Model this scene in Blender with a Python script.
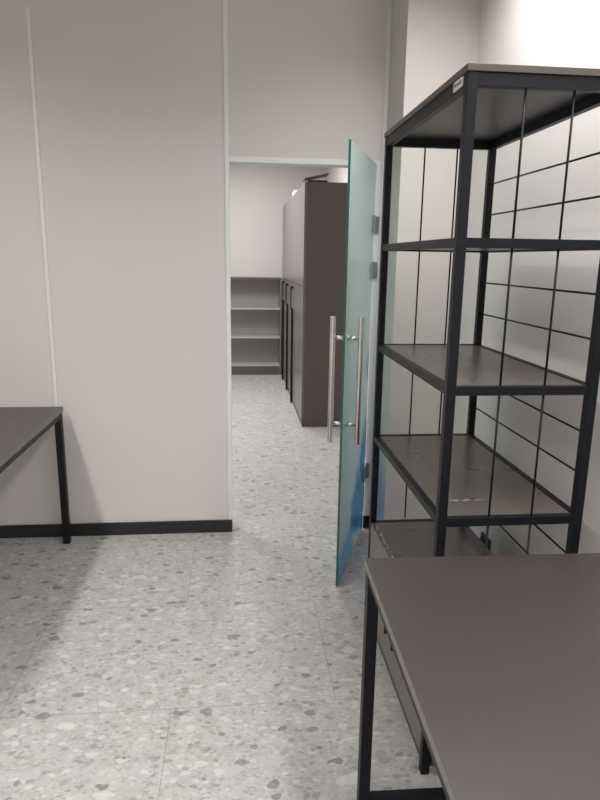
import bpy, bmesh, math, random
from mathutils import Vector, Matrix

for o in list(bpy.data.objects):
    bpy.data.objects.remove(o, do_unlink=True)
scene = bpy.context.scene
COL = scene.collection
random.seed(4)

# ------------------------------------------------------------------ camera
F, PITCH, YAW, ROLL, EYE = 625.01, 0.222482, 0.100557, -0.014791, 1.5
cy, sy, cp, sp = math.cos(YAW), math.sin(YAW), math.cos(PITCH), math.sin(PITCH)
fwd = Vector((sy*cp, cy*cp, -sp)); rt = Vector((cy, -sy, 0)); dn = fwd.cross(rt)
cr, sr = math.cos(ROLL), math.sin(ROLL)
R_ = cr*rt + sr*dn; D_ = -sr*rt + cr*dn
cam = bpy.data.objects.new('camera', bpy.data.cameras.new('camera')); COL.objects.link(cam)
m = Matrix.Identity(4)
for i in range(3):
    m[i][0] = R_[i]; m[i][1] = -D_[i]; m[i][2] = -fwd[i]
m.translation = Vector((0, 0, EYE))
cam.matrix_world = m
cam.data.sensor_fit = 'VERTICAL'; cam.data.sensor_height = 36; cam.data.lens = F*36/800
cam.data.clip_start = 0.02; cam.data.clip_end = 60
scene.camera = cam

# ------------------------------------------------------------------ light
scene.view_settings.view_transform = 'Standard'
scene.view_settings.look = 'None'
scene.view_settings.gamma = 1
scene.view_settings.exposure = 0.62
w = bpy.data.worlds.new('world'); scene.world = w; w.use_nodes = True
w.node_tree.nodes['Background'].inputs[0].default_value = (0.9, 0.95, 1, 1)
w.node_tree.nodes['Background'].inputs[1].default_value = 0.02
CEIL = 2.8
def strip_or_fill_light(name, x, y0, y1, watts, wid=0.07, col=(1, 0.975, 0.96), z=CEIL-0.03, rot=0, spread=146):
    l = bpy.data.lights.new(name, 'AREA'); l.shape = 'RECTANGLE'
    l.size = wid; l.size_y = y1-y0; l.spread = math.radians(spread); l.energy = watts; l.color = col
    o = bpy.data.objects.new(name, l); COL.objects.link(o)
    o.location = (x, (y0+y1)/2, z); o.rotation_euler = (0, rot, 0)
    return o
strip_or_fill_light('strip_or_fill_light', -1.37, 0.0, 2.3, 27, wid=0.16)
strip_or_fill_light('strip_or_fill_light', 0.77, 0.3, 2.5, 24, wid=0.16)
strip_or_fill_light('strip_or_fill_light', -1.37, -2.6, -0.6, 34)  # unseen fill lamp added behind the camera to lift the shaded areas
strip_or_fill_light('strip_or_fill_light', 0.77, -2.6, -0.6, 30)  # second added fill lamp behind the camera, right side
strip_or_fill_light('back_room_light', 0.05, 5.4, 7.4, 38, wid=0.5, spread=180)
strip_or_fill_light('back_room_light', -1.55, 4.5, 6.2, 52, wid=0.15, spread=180)

# ------------------------------------------------------------------ node helpers
def mat(name, col, rough=0.5, metal=0.0, spec=0.5, noise=0.0, nscale=30, bump=0.0, bscale=200, coat=0):
    M = bpy.data.materials.new(name); M.use_nodes = True
    nt = M.node_tree; b = nt.nodes['Principled BSDF']
    b.inputs['Base Color'].default_value = (*col, 1)
    b.inputs['Roughness'].default_value = rough; b.inputs['Metallic'].default_value = metal
    b.inputs['Specular IOR Level'].default_value = spec
    b.inputs['Coat Weight'].default_value = coat
    tc = nt.nodes.new('ShaderNodeTexCoord')
    if noise:
        n = nt.nodes.new('ShaderNodeTexNoise'); n.inputs['Scale'].default_value = nscale; n.inputs['Detail'].default_value = 4
        nt.links.new(tc.outputs['Object'], n.inputs['Vector'])
        r = nt.nodes.new('ShaderNodeMapRange')
        r.inputs['To Min'].default_value = 1-noise; r.inputs['To Max'].default_value = 1+noise
        nt.links.new(n.outputs['Fac'], r.inputs['Value'])
        v = nt.nodes.new('ShaderNodeVectorMath'); v.operation = 'SCALE'; v.inputs[0].default_value = col
        nt.links.new(r.outputs[0], v.inputs['Scale']); nt.links.new(v.outputs[0], b.inputs['Base Color'])
        if rough < 0.6:
            r2 = nt.nodes.new('ShaderNodeMapRange')
            r2.inputs['To Min'].default_value = max(0.02, rough-0.08); r2.inputs['To Max'].default_value = rough+0.08
            nt.links.new(n.outputs['Fac'], r2.inputs['Value']); nt.links.new(r2.outputs[0], b.inputs['Roughness'])
    if bump:
        n = nt.nodes.new('ShaderNodeTexNoise'); n.inputs['Scale'].default_value = bscale; n.inputs['Detail'].default_value = 3
        nt.links.new(tc.outputs['Object'], n.inputs['Vector'])
        bp = nt.nodes.new('ShaderNodeBump'); bp.inputs['Strength'].default_value = bump; bp.inputs['Distance'].default_value = 0.002
        nt.links.new(n.outputs['Fac'], bp.inputs['Height']); nt.links.new(bp.outputs[0], b.inputs['Normal'])
    return M

WALL = mat('vinyl_wall_panel', (0.60, 0.57, 0.558), 0.55, spec=0.3, noise=0.02, nscale=3, bump=0.15, bscale=350)
COLUMN = mat('painted_column', (0.60, 0.575, 0.545), 0.8, spec=0.2, noise=0.02, nscale=3, bump=0.1)
PAINT = mat('white_paint', (0.68, 0.655, 0.64), 0.8, spec=0.2, noise=0.02, nscale=3, bump=0.1)
CEILM = mat('ceiling_tile', (0.75, 0.75, 0.73), 0.9, spec=0.1)
ALU = mat('white_aluminium', (0.68, 0.70, 0.70), 0.4, spec=0.5)
BASE = mat('black_plinth', (0.012, 0.012, 0.014), 0.4)
BLACK = mat('black_powder_coat', (0.006, 0.007, 0.010), 0.45, spec=0.25, bump=0.1, bscale=600)
LAM = mat('brown_grey_laminate', (0.053, 0.0445, 0.0415), 0.36, spec=0.5, noise=0.05, nscale=60, bump=0.08, bscale=500)
LAMD = mat('dark_laminate_edge', (0.08, 0.073, 0.067), 0.4, spec=0.45)
EDGE = mat('laminate_edge_band', (0.16, 0.145, 0.132), 0.4, spec=0.5)
LAMS = mat('shelf_laminate', (0.115, 0.099, 0.088), 0.3, spec=0.5, noise=0.10, nscale=9)
LOCK = mat('locker_laminate', (0.105, 0.086, 0.082), 0.45, spec=0.4)
LOCKD = mat('locker_door_laminate', (0.15, 0.14, 0.137), 0.28, spec=0.6)
CASE = mat('bookcase_laminate', (0.38, 0.365, 0.355), 0.5)
CASED = mat('bookcase_dark_edge', (0.09, 0.075, 0.07), 0.45)
STEEL = mat('brushed_steel', (0.64, 0.60, 0.57), 0.25, metal=1)
CHROME = mat('satin_chrome', (0.75, 0.75, 0.74), 0.35, metal=1)
HINGE = mat('polished_hinge_steel', (0.42, 0.43, 0.43), 0.2, metal=1)
PAPER = mat('white_paper', (0.75, 0.75, 0.74), 0.6)
INK = mat('grey_ink', (0.20, 0.20, 0.21), 0.6)
RED = mat('red_film', (0.45, 0.03, 0.05), 0.4)
DARKP = mat('dark_plastic', (0.02, 0.02, 0.022), 0.4)

def film_mat():
    M = bpy.data.materials.new('clear_plastic_film'); M.use_nodes = True; nt = M.node_tree
    nt.nodes.remove(nt.nodes['Principled BSDF'])
    out = nt.nodes['Material Output']
    t = nt.nodes.new('ShaderNodeBsdfTransparent'); t.inputs[0].default_value = (0.97, 0.97, 0.97, 1)
    g = nt.nodes.new('ShaderNodeBsdfGlossy'); g.inputs['Roughness'].default_value = 0.15
    d = nt.nodes.new('ShaderNodeBsdfDiffuse'); d.inputs[0].default_value = (0.75, 0.73, 0.7, 1)
    tc = nt.nodes.new('ShaderNodeTexCoord')
    n = nt.nodes.new('ShaderNodeTexNoise'); n.inputs['Scale'].default_value = 90; n.inputs['Detail'].default_value = 2
    nt.links.new(tc.outputs['Object'], n.inputs['Vector'])
    r = nt.nodes.new('ShaderNodeMapRange'); r.inputs['From Min'].default_value = 0.45; r.inputs['From Max'].default_value = 0.65
    r.inputs['To Max'].default_value = 0.4
    nt.links.new(n.outputs['Fac'], r.inputs['Value'])
    m1 = nt.nodes.new('ShaderNodeMixShader'); m1.inputs[0].default_value = 0.45
    nt.links.new(d.outputs[0], m1.inputs[1]); nt.links.new(g.outputs[0], m1.inputs[2])
    m2 = nt.nodes.new('ShaderNodeMixShader'); nt.links.new(r.outputs[0], m2.inputs[0])
    nt.links.new(t.outputs[0], m2.inputs[1]); nt.links.new(m1.outputs[0], m2.inputs[2])
    nt.links.new(m2.outputs[0], out.inputs[0])
    return M
FILM = film_mat()

def terrazzo():
    M = bpy.data.materials.new('terrazzo_tile'); M.use_nodes = True; nt = M.node_tree
    N = nt.nodes; L = nt.links; b = N['Principled BSDF']
    tc = N.new('ShaderNodeTexCoord')
    warp = N.new('ShaderNodeTexNoise'); warp.inputs['Scale'].default_value = 22; warp.inputs['Detail'].default_value = 3
    L.new(tc.outputs['Object'], warp.inputs['Vector'])
    ws = N.new('ShaderNodeVectorMath'); ws.operation = 'MULTIPLY_ADD'
    ws.inputs[1].default_value = (0.035,)*3
    L.new(warp.outputs['Color'], ws.inputs[0]); L.new(tc.outputs['Object'], ws.inputs[2])
    # cloudy base
    cl = N.new('ShaderNodeTexNoise'); cl.inputs['Scale'].default_value = 14; cl.inputs['Detail'].default_value = 8; cl.inputs['Roughness'].default_value = 0.7
    L.new(tc.outputs['Object'], cl.inputs['Vector'])
    rp = N.new('ShaderNodeValToRGB'); L.new(cl.outputs['Fac'], rp.inputs[0])
    rp.color_ramp.elements[0].position = 0.3; rp.color_ramp.elements[0].color = (0.32, 0.315, 0.307, 1)
    rp.color_ramp.elements[1].position = 0.7; rp.color_ramp.elements[1].color = (0.43, 0.424, 0.414, 1)
    cur = rp.outputs[0]
    def layer(scale, size, frac, ramp, seed, strength):
        nonlocal cur
        off = N.new('ShaderNodeVectorMath'); off.operation = 'ADD'; off.inputs[1].default_value = (seed*1.7, seed*0.9, 0)
        L.new(ws.outputs[0], off.inputs[0])
        st = N.new('ShaderNodeVectorMath'); st.operation = 'MULTIPLY'; st.inputs[1].default_value = (0.8, 1.25, 1)
        L.new(off.outputs[0], st.inputs[0])
        v = N.new('ShaderNodeTexVoronoi'); v.voronoi_dimensions = '2D'; v.inputs['Scale'].default_value = scale
        L.new(st.outputs[0], v.inputs['Vector'])
        sep = N.new('ShaderNodeSeparateColor'); L.new(v.outputs['Color'], sep.inputs[0])
        # radius varies with the cell
        rr = N.new('ShaderNodeMath'); rr.operation = 'MULTIPLY_ADD'; rr.inputs[1].default_value = size; rr.inputs[2].default_value = size*0.5
        L.new(sep.outputs[1], rr.inputs[0])
        lt = N.new('ShaderNodeMath'); lt.operation = 'SUBTRACT'; L.new(rr.outputs[0], lt.inputs[0]); L.new(v.outputs['Distance'], lt.inputs[1])
        sm = N.new('ShaderNodeMapRange'); sm.inputs['From Min'].default_value = 0; sm.inputs['From Max'].default_value = 0.06
        L.new(lt.outputs[0], sm.inputs['Value'])
        sel = N.new('ShaderNodeMath'); sel.operation = 'LESS_THAN'; sel.inputs[1].default_value = frac; L.new(sep.outputs[0], sel.inputs[0])
        mk = N.new('ShaderNodeMath'); mk.operation = 'MULTIPLY'; L.new(sm.outputs[0], mk.inputs[0]); L.new(sel.outputs[0], mk.inputs[1])
        mk2 = N.new('ShaderNodeMath'); mk2.operation = 'MULTIPLY'; mk2.inputs[1].default_value = strength; L.new(mk.outputs[0], mk2.inputs[0])
        cr_ = N.new('ShaderNodeValToRGB'); cr_.color_ramp.interpolation = 'CONSTANT'
        L.new(sep.outputs[2], cr_.inputs[0])
        e = cr_.color_ramp.elements
        e[0].position = 0; e[0].color = (*ramp[0][1], 1); e[1].position = ramp[1][0]; e[1].color = (*ramp[1][1], 1)
        for p, c in ramp[2:]:
            k = e.new(p); k.color = (*c, 1)
        mx = N.new('ShaderNodeMix'); mx.data_type = 'RGBA'
        L.new(mk2.outputs[0], mx.inputs['Factor']); L.new(cur, mx.inputs['A']); L.new(cr_.outputs[0], mx.inputs['B'])
        cur = mx.outputs['Result']
    W1, W2, G1, G2, BR = (0.54, 0.535, 0.515), (0.44, 0.43, 0.41), (0.10, 0.10, 0.097), (0.16, 0.16, 0.156), (0.32, 0.28, 0.245)
    layer(85, 0.42, 0.70, [(0, G2), (0.25, W2), (0.6, W1), (0.8, (0.27, 0.26, 0.25))], 1, 0.35)
    layer(42, 0.36, 0.50, [(0, G2), (0.22, W2), (0.5, W1), (0.88, BR)], 2, 0.48)
    layer(25, 0.32, 0.30, [(0, G1), (0.2, W1), (0.5, W2), (0.8, (0.25, 0.245, 0.235)), (0.92, G2)], 3, 0.6)
    layer(14, 0.26, 0.14, [(0, G1), (0.3, W1), (0.7, W2)], 5, 0.6)
    # tile joints
    mp = N.new('ShaderNodeMapping'); mp.inputs['Location'].default_value = (0.235, -1.874, 0)
    L.new(tc.outputs['Object'], mp.inputs['Vector'])
    br = N.new('ShaderNodeTexBrick'); br.offset = 0.5; br.offset_frequency = 2
    br.inputs['Scale'].default_value = 1; br.inputs['Brick Width'].default_value = 1.13; br.inputs['Row Height'].default_value = 0.655
    br.inputs['Mortar Size'].default_value = 0.0014; br.inputs['Mortar Smooth'].default_value = 0
    L.new(mp.outputs[0], br.inputs['Vector'])
    mf = N.new('ShaderNodeMath'); mf.operation = 'MULTIPLY'; mf.inputs[1].default_value = 0.65; L.new(br.outputs['Fac'], mf.inputs[0])
    mx = N.new('ShaderNodeMix'); mx.data_type = 'RGBA'; mx.inputs['B'].default_value = (0.19, 0.175, 0.155, 1)
    L.new(mf.outputs[0], mx.inputs['Factor']); L.new(cur, mx.inputs['A'])
    L.new(mx.outputs['Result'], b.inputs['Base Color'])
    b.inputs['Roughness'].default_value = 0.5; b.inputs['Specular IOR Level'].default_value = 0.35
    return M
TERR = terrazzo()

def glass_mat():
    """Satin green glass with soft blue patches coloured in, mostly near the hinge side (local x = distance from hinge, z = height)."""
    M = bpy.data.materials.new('satin_green_glass'); M.use_nodes = True; nt = M.node_tree; N = nt.nodes; L = nt.links
    N.remove(N['Principled BSDF']); out = N['Material Output']
    tc = N.new('ShaderNodeTexCoord'); sx = N.new('ShaderNodeSeparateXYZ'); L.new(tc.outputs['Object'], sx.inputs[0])
    nz = N.new('ShaderNodeTexNoise'); nz.inputs['Scale'].default_value = 7; nz.inputs['Detail'].default_value = 3
    L.new(tc.outputs['Object'], nz.inputs['Vector'])
    def blob(cx, cz, rx, rz):
        a = N.new('ShaderNodeVectorMath'); a.operation = 'SUBTRACT'; a.inputs[1].default_value = (cx, 0, cz); L.new(tc.outputs['Object'], a.inputs[0])
        s = N.new('ShaderNodeVectorMath'); s.operation = 'MULTIPLY'; s.inputs[1].default_value = (1/rx, 0, 1/rz); L.new(a.outputs[0], s.inputs[0])
        ln = N.new('ShaderNodeVectorMath'); ln.operation = 'LENGTH'; L.new(s.outputs[0], ln.inputs[0])
        ad = N.new('ShaderNodeMath'); ad.operation = 'MULTIPLY_ADD'; ad.inputs[1].default_value = 0.9; L.new(nz.outputs['Fac'], ad.inputs[0]); L.new(ln.outputs['Value'], ad.inputs[2])
        r = N.new('ShaderNodeMapRange'); r.interpolation_type = 'SMOOTHSTEP'
        r.inputs['From Min'].default_value = 1.65; r.inputs['From Max'].default_value = 1.05; L.new(ad.outputs[0], r.inputs['Value'])
        return r.outputs[0]
    bl = [blob(0.20, 0.24, 0.20, 0.19), blob(0.07, 0.42, 0.12, 0.20), blob(0.0, 0.62, 0.09, 0.12), blob(0.52, 0.05, 0.30, 0.14), blob(0.03, 0.18, 0.10, 0.18), blob(0.0, 0.95, 0.07, 0.08)]
    wt = [1.0, 0.95, 0.6, 0.7, 0.9, 0.6]
    cur = None
    for o, k in zip(bl, wt):
        q = N.new('ShaderNodeMath'); q.operation = 'MULTIPLY'; q.inputs[1].default_value = k; L.new(o, q.inputs[0])
        if cur is None: cur = q.outputs[0]
        else:
            x = N.new('ShaderNodeMath'); x.operation = 'MAXIMUM'; L.new(cur, x.inputs[0]); L.new(q.outputs[0], x.inputs[1]); cur = x.outputs[0]
    def mixc(a, b_):
        mx = N.new('ShaderNodeMix'); mx.data_type = 'RGBA'; mx.inputs['A'].default_value = (*a, 1); mx.inputs['B'].default_value = (*b_, 1)
        L.new(cur, mx.inputs['Factor']); return mx.outputs['Result']
    dif = N.new('ShaderNodeBsdfDiffuse'); L.new(mixc((0.87, 0.97, 0.955), (0.18, 0.46, 0.68)), dif.inputs[0])
    trl = N.new('ShaderNodeBsdfTranslucent'); L.new(mixc((0.87, 0.98, 0.965), (0.16, 0.56, 0.88)), trl.inputs[0])
    trn = N.new('ShaderNodeBsdfTransparent'); L.new(mixc((0.86, 0.95, 0.955), (0.25, 0.62, 0.88)), trn.inputs[0])
    gl = N.new('ShaderNodeBsdfGlossy'); gl.inputs['Roughness'].default_value = 0.22; gl.inputs[0].default_value = (0.85, 0.95, 0.95, 1)
    m1 = N.new('ShaderNodeMixShader'); m1.inputs[0].default_value = 0.5; L.new(dif.outputs[0], m1.inputs[1]); L.new(trl.outputs[0], m1.inputs[2])
    m2 = N.new('ShaderNodeMixShader'); m2.inputs[0].default_value = 0.2; L.new(m1.outputs[0], m2.inputs[1]); L.new(trn.outputs[0], m2.inputs[2])
    fr = N.new('ShaderNodeFresnel'); fr.inputs[0].default_value = 1.2
    m3 = N.new('ShaderNodeMixShader'); L.new(fr.outputs[0], m3.inputs[0]); L.new(m2.outputs[0], m3.inputs[1]); L.new(gl.outputs[0], m3.inputs[2])
    L.new(m3.outputs[0], out.inputs[0])
    return M
GLASS = glass_mat()
GEDGE = mat('dark_green_glass_edge', (0.02, 0.10, 0.085), 0.15, spec=0.6)

# ------------------------------------------------------------------ object helpers
def box(bm, x0, x1, y0, y1, z0, z1):
    v = [bm.verts.new(p) for p in ((x0,y0,z0),(x1,y0,z0),(x1,y1,z0),(x0,y1,z0),(x0,y0,z1),(x1,y0,z1),(x1,y1,z1),(x0,y1,z1))]
    for f in ((3,2,1,0),(4,5,6,7),(0,1,5,4),(1,2,6,5),(2,3,7,6),(3,0,4,7)):
        bm.faces.new([v[i] for i in f])
    return bm
def B(*a):
    bm = bmesh.new()
    for q in (a if isinstance(a[0], tuple) else (a,)): box(bm, *q)
    return bm
def rod(bm, a, b, r, seg=12):
    a, b = Vector(a), Vector(b); d = b-a
    q = d.to_track_quat('Z', 'Y').to_matrix().to_4x4()
    res = bmesh.ops.create_cone(bm, cap_ends=True, segments=seg, radius1=r, radius2=r, depth=d.length)
    bmesh.ops.transform(bm, verts=res['verts'], matrix=Matrix.Translation((a+b)/2) @ q)
    return bm
ORG = {}
def obj(name, bm, material, parent=None, bevel=0.0, smooth=False, seg=2):
    if parent is not None:
        o3 = ORG.get(parent.name)
        if o3 is not None: bmesh.ops.translate(bm, verts=bm.verts, vec=-o3)
    me = bpy.data.meshes.new(name); bm.to_mesh(me); bm.free()
    for mm in (material if isinstance(material, list) else [material]): me.materials.append(mm)
    if smooth:
        for p in me.polygons: p.use_smooth = len(p.vertices) == 4
    o = bpy.data.objects.new(name, me); COL.objects.link(o)
    if parent is not None:
        o.parent = parent
        if parent.name in ORG: ORG[o.name] = ORG[parent.name]
    if bevel:
        md = o.modifiers.new('bevel', 'BEVEL'); md.width = bevel; md.segments = seg; md.limit_method = 'ANGLE'
    return o
def tag(o, label, cat, group=None, kind=None):
    o['label'] = label; o['category'] = cat
    if group: o['group'] = group
    if kind: o['kind'] = kind
    return o
def thing(name, label, cat, loc=(0,0,0), rotz=0, group=None, world=False, kind=None):
    o = bpy.data.objects.new(name, None); COL.objects.link(o)
    o.empty_display_size = 0.1
    o.location = loc; o.rotation_euler = (0, 0, rotz)
    tag(o, label, cat, group, kind)
    if world: ORG[o.name] = Vector(loc)
    return o
def struct(name, bm, m, **k):
    o = obj(name, bm, m, **k); o['kind'] = 'structure'; return o
def dup(root, loc):
    r = root.copy(); COL.objects.link(r); r.location = loc
    for ch in list(root.children):
        c = ch.copy(); COL.objects.link(c); c.parent = r
        for g in ch.children:
            d = g.copy(); COL.objects.link(d); d.parent = c
    return r

# ------------------------------------------------------------------ structure
PY = 3.287          # face of the partition
XR = 1.075           # right wall
XL, YN = -3.0, -3.0
YB = 8.46           # back wall of the far room
struct('floor', B(XL-0.2, 2.2, YN-0.2, YB+0.2, -0.1, 0.0), TERR)
struct('ceiling', B(XL-0.2, 2.2, YN-0.2, YB+0.2, CEIL, CEIL+0.1), CEILM)
struct('wall_left', B(XL-0.1, XL, YN, YB, 0, CEIL), PAINT)
struct('wall_near', B(XL-0.1, XR+0.1, YN-0.1, YN, 0, CEIL), PAINT)
struct('wall_right', B(XR, XR+0.1, YN, 2.97, 0, CEIL), PAINT)
struct('wall_column', B(0.748, XR+0.1, 2.97, 3.39, 0, CEIL), COLUMN)
struct('wall_partition', B((XL, -0.060, PY, PY+0.08, 0, CEIL), (-0.060, 0.727, PY, PY+0.08, 1.988, CEIL), (0.7035, 0.727, PY+0.004, PY+0.08, 0, 1.96)), WALL)
struct('wall_back', B(XL, 1.5, YB, YB+0.1, 0, CEIL), WALL)
struct('wall_back_right', B(1.16, 1.26, 3.39, YB, 0, CEIL), PAINT)
# slim aluminium cover strips of the partition
struct('trim_1', B(-0.955, -0.937, PY-0.005, PY, 0.073, 2.60), ALU, bevel=0.002)
struct('trim_2', B(-0.060, -0.037, PY-0.006, PY+0.088, 0.0, CEIL), ALU, bevel=0.002)
struct('trim_3', B(-0.037, 0.727, PY-0.006, PY+0.088, 1.960, 1.988), ALU, bevel=0.002)
struct('trim_4', B(0.727, 0.7475, PY-0.012, PY+0.088, 0.0735, CEIL), ALU, bevel=0.002)
struct('trim_5', B(0.703, 0.7268, PY-0.010, PY+0.0035, 0.0735, 1.9598), ALU, bevel=0.002)
struct('baseboard_left', B(XL, -0.040, PY-0.014, PY-0.0065, 0, 0.073), BASE, bevel=0.002)
struct('baseboard_column', B((0.703, 0.7478, PY-0.014, PY+0.003, 0, 0.072), (0.735, 0.7478, 2.957, PY-0.014, 0, 0.072), (0.7478, XR, 2.957, 2.9698, 0, 0.072)), BASE)
struct('baseboard_right', B(XR-0.013, XR, YN, 2.956, 0, 0.072), BASE)

# ------------------------------------------------------------------ glass door
import math as _m
hx, hy = 0.690, 3.255
fx, fy = 0.450, 2.626
DL = _m.hypot(fx-hx, fy-hy)
door = thing('door_1', 'open satin green glass door with blue patches and long steel handles', 'door',
             (hx, hy, 0), _m.atan2(fy-hy, fx-hx), kind='structure')
bm = B(0.004, DL, -0.005, 0.005, 0.008, 1.966)
bm.faces.ensure_lookup_table(); bm.normal_update()
for f in bm.faces: f.material_index = 0 if abs(f.normal.y) > 0.9 else 1
obj('glass_panel', bm, [GLASS, GEDGE], door)
for s in (-1, 1):
    y = 0.062*s
    h = obj('door_handle', rod(bmesh.new(), (DL-0.055, y, 0.690), (DL-0.055, y, 1.258), 0.0125, 20), STEEL, door, bevel=0.002, smooth=True)
    for z in (0.780, 1.166):
        b2 = bmesh.new(); rod(b2, (DL-0.055, 0.0055*s, z), (DL-0.055, 0.0495*s, z), 0.0085, 16); rod(b2, (DL-0.055, 0.0055*s, z), (DL-0.055, 0.012*s, z), 0.013, 16)
        obj('standoff', b2, CHROME, h, smooth=True)
for z in (1.675, 1.447, 0.35):
    h = obj('hinge', B((0.016, 0.072, 0.0055, 0.017, z-0.042, z+0.042), (0.016, 0.072, -0.017, -0.0055, z-0.042, z+0.042)), HINGE, door, bevel=0.002)
    b2 = bmesh.new(); rod(b2, (-0.004, 0.006, z-0.045), (-0.004, 0.006, z+0.045), 0.007, 14)
    obj('hinge_pin', b2, STEEL, h, smooth=True)
    b2 = B(0.704, 0.7225, PY-0.022, PY-0.0105, z-0.042, z+0.042)
    b2.transform((Matrix.Translation((hx, hy, 0)) @ Matrix.Rotation(_m.atan2(fy-hy, fx-hx), 4, 'Z')).inverted())
    obj('hinge_plate', b2, HINGE, h, bevel=0.002)
o = obj('edge_strip', B(0.0045, 0.010, 0.0055, 0.0072, 0.44, 0.64), RED, door); o['label'] = 'thin red strip on the hinge edge of the glass'
o = obj('edge_seal', B(0.0045, 0.012, 0.0055, 0.0075, 0.12, 0.27), DARKP, door); o['label'] = 'dark strip low on the hinge edge of the glass'

# ------------------------------------------------------------------ tall open rack on the right
RX0, RX1, RY0, RY1 = 0.534, 0.945, 1.530, 2.370
T = 0.025
rack = thing('shelving_rack', 'tall open black metal rack with brown grey shelves and thin rods by the right wall', 'rack',
             ((RX0+RX1)/2, (RY0+RY1)/2, 0), world=True)
TOP = 1.945
for x in (RX0, RX1-T):
    for y in (RY0, RY1-T):
        obj('post', B(x, x+T, y, y+T, 0, TOP-0.0165), BLACK, rack, bevel=0.0015)
LV = [0.818, 1.183, 1.556]
def ring(z1, h, parent_mat_side):
    z0 = z1-h
    for y in (RY0+0.002, RY1-T+0.002):
        obj('rail', B(RX0+T, RX1-T, y, y+T-0.004, z0, z1), BLACK, rack, bevel=0.001)
    for x in (RX0+0.002, RX1-T+0.002):
        obj('rail', B(x, x+T-0.004, RY0+T, RY1-T, z0, z1), parent_mat_side, rack, bevel=0.001)
for z in LV:
    ring(z, 0.024, BLACK)
    obj('shelf', B(RX0+T-0.001, RX1-T+0.001, RY0+T-0.001, RY1-T+0.001, z-0.018, z-0.002), LAMS, rack)
ring(TOP-0.0168, 0.030, BLACK)
tb = obj('top_board', B(RX0-0.003, RX1+0.003, RY0-0.003, RY1+0.003, TOP-0.016, TOP), LAMD, rack, bevel=0.001)
obj('rail', B(RX0+T, RX1-T, RY1-T+0.002, RY1-0.002, 0.436, 0.450), BLACK, rack, bevel=0.001)
zs = [0.460]+LV+[TOP-0.04]
for k in range(4):
    za, zb = zs[k], zs[k+1]-(0.024 if k < 3 else 0.0)
    for y in (RY0+T/2, RY1-T/2):
        for fr in (0.357, 0.652):
            x = RX0+(RX1-RX0)*fr
            if k == 0 and y < 2: za2 = 0.0
            else: za2 = za
            obj('rod', rod(bmesh.new(), (x, y, za2 if za2 else 0.02), (x, y, zb), 0.0030, 10), BLACK, rack, smooth=True)
    for fr in (1/3, 2/3):
        z = zs[k]+(zs[k+1]-zs[k]-0.02)*fr + 0.002
        obj('rod', rod(bmesh.new(), (RX1-T/2, RY0+T-0.005, z), (RX1-T/2, RY1-T+0.005, z), 0.0030, 10), BLACK, rack, smooth=True)
st = obj('sticker', B(RX0-0.0012, RX0+0.0018, 1.565, 1.627, 1.905, 1.926), PAPER, rack); st['label'] = 'small white maker sticker near the rack top'
bm = bmesh.new()
y = 1.571
while y < 1.620:
    wd = random.uniform(0.003, 0.006); box(bm, RX0-0.0018, RX0-0.0013, y, y+wd, 1.912, 1.912+random.choice((0.008, 0.010, 0.007))); y += wd+0.0022
obj('lettering', bm, INK, st)

# low cabinet in the bottom bay
cx0, cx1, cy0, cy1 = 0.536, 0.928, 1.557, 2.343
cab = thing('low_cabinet', 'low brown grey two door cabinet standing in the bottom bay of the black rack', 'cabinet',
            ((cx0+cx1)/2, (cy0+cy1)/2, 0), world=True)
obj('body', B((cx0+0.018, cx1, cy0, cy0+0.016, 0.05, 0.434), (cx0+0.018, cx1, cy1-0.016, cy1, 0.05, 0.434),
              (cx0+0.018, cx1, cy0+0.016, cy1-0.016, 0.05, 0.066), (cx1-0.01, cx1, cy0+0.016, cy1-0.016, 0.066, 0.434)), LAMD, cab)
obj('top_board', B(cx0, cx1, cy0, cy1, 0.434, 0.450), LAMS, cab, bevel=0.001)
ymid = 1.895
for a, b_, hyy in ((cy0, ymid-0.0015, ymid-0.05), (ymid+0.0015, cy1, ymid+0.05)):
    d = obj('door', B(cx0, cx0+0.0175, a, b_, 0.052, 0.432), EDGE, cab, bevel=0.001)
    obj('handle', B((cx0-0.028, cx0-0.018, hyy-0.005, hyy+0.005, 0.205, 0.365),
                    (cx0-0.018, cx0-0.0002, hyy-0.005, hyy+0.005, 0.205, 0.217), (cx0-0.018, cx0-0.0002, hyy-0.005, hyy+0.005, 0.353, 0.365)), BLACK, d)
obj('plinth', B(cx0+0.0005, cx1-0.02, cy0+0.001, cy1-0.001, 0.036, 0.0498), DARKP, cab)
for x in (cx0+0.035, cx1-0.04):
    for y in (cy0+0.035, cy1-0.035):
        obj('foot', rod(bmesh.new(), (x, y, 0), (x, y, 0.0358), 0.015, 16), DARKP, cab, smooth=True)

# loose films
def film(name, label, pts, wdir, wid, z, grp=None):
    bm = bmesh.new(); pa = []
    for i, (x, y) in enumerate(pts):
        j = random.uniform(-0.12, 0.12)*wid
        a = bm.verts.new((x+j, y, z+random.uniform(0.0008, 0.004)))
        b_ = bm.verts.new((x+j*0.4+wdir[0]*wid, y+wdir[1]*wid, z+random.uniform(0.0008, 0.004)))
        pa.append((a, b_))
    for p, q in zip(pa, pa[1:]): bm.faces.new((p[0], q[0], q[1], p[1]))
    o = obj(name, bm, FILM); tag(o, label, 'plastic film')
    s = o.modifiers.new('thickness', 'SOLIDIFY'); s.thickness = 0.0004; s.offset = 1
    return o
film('plastic_film', 'crumpled clear film strip along the left edge of the low cabinet top',
     [(0.543+0.003*random.random(), 2.32-0.021*i) for i in range(33)], (1, 0), 0.010, 0.450)
film('plastic_film', 'torn clear film scrap with dark bits on the lowest rack shelf',
     [(0.585+0.011*i, 1.648+0.004*random.random()) for i in range(13)], (0, 1), 0.018, 0.816)
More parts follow.
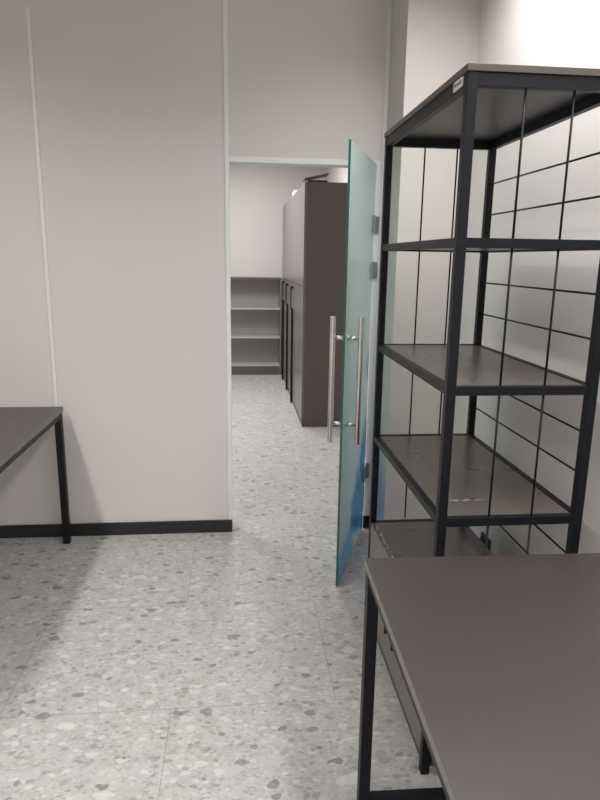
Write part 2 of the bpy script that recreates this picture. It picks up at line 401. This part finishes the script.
for (x, y, w_, d_), lab in (((0.588, 1.662, 0.020, 0.005), 'dark torn bit at the left end of the clear film on the lowest rack shelf'),
                            ((0.672, 1.661, 0.014, 0.005), 'dark torn bit at the right end of the clear film on the lowest rack shelf')):
    tag(obj('paper_scrap', B(x, x+w_, y, y+d_, 0.8212, 0.8222), DARKP), lab, 'scrap')

# outlet on the right wall behind the rack
so = thing('wall_outlet', 'small black socket on the right wall behind the rack', 'socket', (XR, 2.435, 0.304), world=True)
obj('cover_plate', B(XR-0.012, XR, 2.390, 2.480, 0.276, 0.332), DARKP, so, bevel=0.003)
for y in (2.412, 2.458):
    obj('socket_insert', rod(bmesh.new(), (XR-0.0145, y, 0.304), (XR-0.0122, y, 0.304), 0.017, 20), BLACK, so, smooth=True)

# ------------------------------------------------------------------ desks
def desk(label, loc, rotz, W, D, H, t=0.025, leg=0.036, leg_d=0.036, rails=True):
    """Local frame: origin below the far left corner of the top, x to the right, y away; the desk runs towards -y."""
    d = thing('office_desk', label, 'desk', loc, rotz, group='dark office desks')
    bm = B(0, W, -D, 0, H-t, H); bm.normal_update()
    for f in bm.faces: f.material_index = 0 if f.normal.z > 0.9 else 1
    obj('desktop', bm, [LAM, EDGE], d, bevel=0.001)
    i = 0.004
    for yy in (-i-leg_d, -D+i):
        for xx in (i, W-i-leg):
            obj('leg', B(xx, xx+leg, yy, yy+leg_d, 0.0 if True else 0, H-t-0.0002), BLACK, d, bevel=0.0015)
        if rails: obj('foot_rail', B(i+leg, W-i-leg, yy, yy+leg_d, 0.0, 0.036), BLACK, d, bevel=0.0015)
        obj('top_rail', B(i+leg, W-i-leg, yy, yy+leg_d, H-t-0.034, H-t-0.0002), BLACK, d, bevel=0.0015)
    for xx in (i+0.002, W-i-leg+0.002):
        obj('side_rail', B(xx, xx+leg-0.004, -D+i+leg_d, -i-leg_d, H-t-0.030, H-t-0.0002), BLACK, d, bevel=0.001)
    return d
dk = desk('large dark brown grey desk in front of the black rack at lower right', (0.320, 1.456, 0), math.radians(-1.2), 0.735, 1.5, 0.750, t=0.022, leg=0.030, leg_d=0.034)
desk('dark desk with black legs against the partition wall at the left edge', (-2.196, 3.221, 0), 0, 1.30, 1.40, 0.742, leg=0.034, rails=False)

# ------------------------------------------------------------------ far room
LX, LY, LD, LH, LW = 0.566, 5.484, 0.585, 2.13, 0.652
def locker(label, y, pull=True):
    L_ = thing('storage_locker', label, 'locker', (LX, y, 0), group='tall lockers in the far room')
    obj('body', B(0.020, LD, 0, LW, 0.0, LH), LOCK, L_, bevel=0.001)
    for a, b_ in ((0.0, LW/2-0.0015), (LW/2+0.0015, LW)):
        obj('upper_door', B(0.001, 0.0195, a+0.0015, b_-0.0015, 1.262, LH-0.003), LOCKD, L_, bevel=0.001)
        dr = obj('lower_door', B(0.001, 0.0195, a+0.0015, b_-0.0015, 0.06, 1.257), LOCKD, L_, bevel=0.001)
    hy_ = LW/2-0.012
    if pull: obj('handle', B((-0.030, -0.018, hy_-0.008, hy_+0.008, 0.99, 1.225), (-0.018, 0.0008, hy_-0.008, hy_+0.008, 1.200, 1.225), (-0.018, 0.0008, hy_-0.008, hy_+0.008, 0.985, 1.0)), BLACK, dr)
    if pull: obj('black_strip', B(-0.020, 0.0008, hy_-0.010, hy_+0.010, 0.01, 0.984), BLACK, L_)  # narrow black strip from below the handle down to the floor
    obj('plinth', B(0.010, 0.0198, 0.002, LW-0.002, 0.0, 0.056), DARKP, L_)
    return L_
locker('nearest tall dark locker in the far room, plain side panel facing the door', LY, False)
l1 = locker('second tall dark locker of the far room, behind the plain nearest one', LY+0.654)
for k, lab in ((2, 'third tall dark locker of the far room, second from the bookcase'), (3, 'farthest tall dark locker in the far room, next to the bookcase')):
    r = dup(l1, (LX, LY+k*0.654, 0)); r['label'] = lab

# things on the lockers
bm = B(0.60, 0.765, 5.51, 5.66, LH, LH+0.018)
tag(obj('flat_board', bm, DARKP, bevel=0.004), 'dark flat board lying on top of the nearest locker', 'board')
bm = B(-0.105, 0.105, -0.08, 0.08, -0.006, 0.006)
bm.transform(Matrix.Translation((0.668, 5.57, LH+0.0465)) @ Matrix.Rotation(math.radians(-12), 4, 'Y'))
tag(obj('tilted_board', bm, LAMD, bevel=0.005), 'dark board tilted up on the flat board on the nearest locker', 'board')
tag(obj('paper_bundle', B(0.570, 0.68, 6.50, 6.76, LH, LH+0.035), PAPER, bevel=0.003), 'white paper bundle lying on top of the second locker', 'paper')

bc = thing('bookcase', 'low open grey bookcase with three shelves against the far wall', 'bookcase', (-0.02, 8.27, 0), world=True)
bx0, bx1, by0, by1 = -0.62, 0.560, 8.10, 8.455
obj('top_board', B(bx0, bx1, by0-0.004, by1, 1.236, 1.254), CASED, bc)
obj('back_panel', B(bx0+0.018, bx1-0.018, by1-0.008, by1, 0.12, 1.236), CASE, bc)
for x in (bx0, bx1-0.018): obj('side_panel', B(x, x+0.018, by0, by1, 0, 1.236), LOCKD, bc)
for z in (0.870, 0.500, 0.133): obj('shelf', B(bx0+0.018, bx1-0.018, by0+0.002, by1-0.008, z-0.018, z), CASE, bc)
obj('plinth', B(bx0+0.018, bx1-0.018, by0+0.01, by0+0.03, 0, 0.114), CASED, bc)
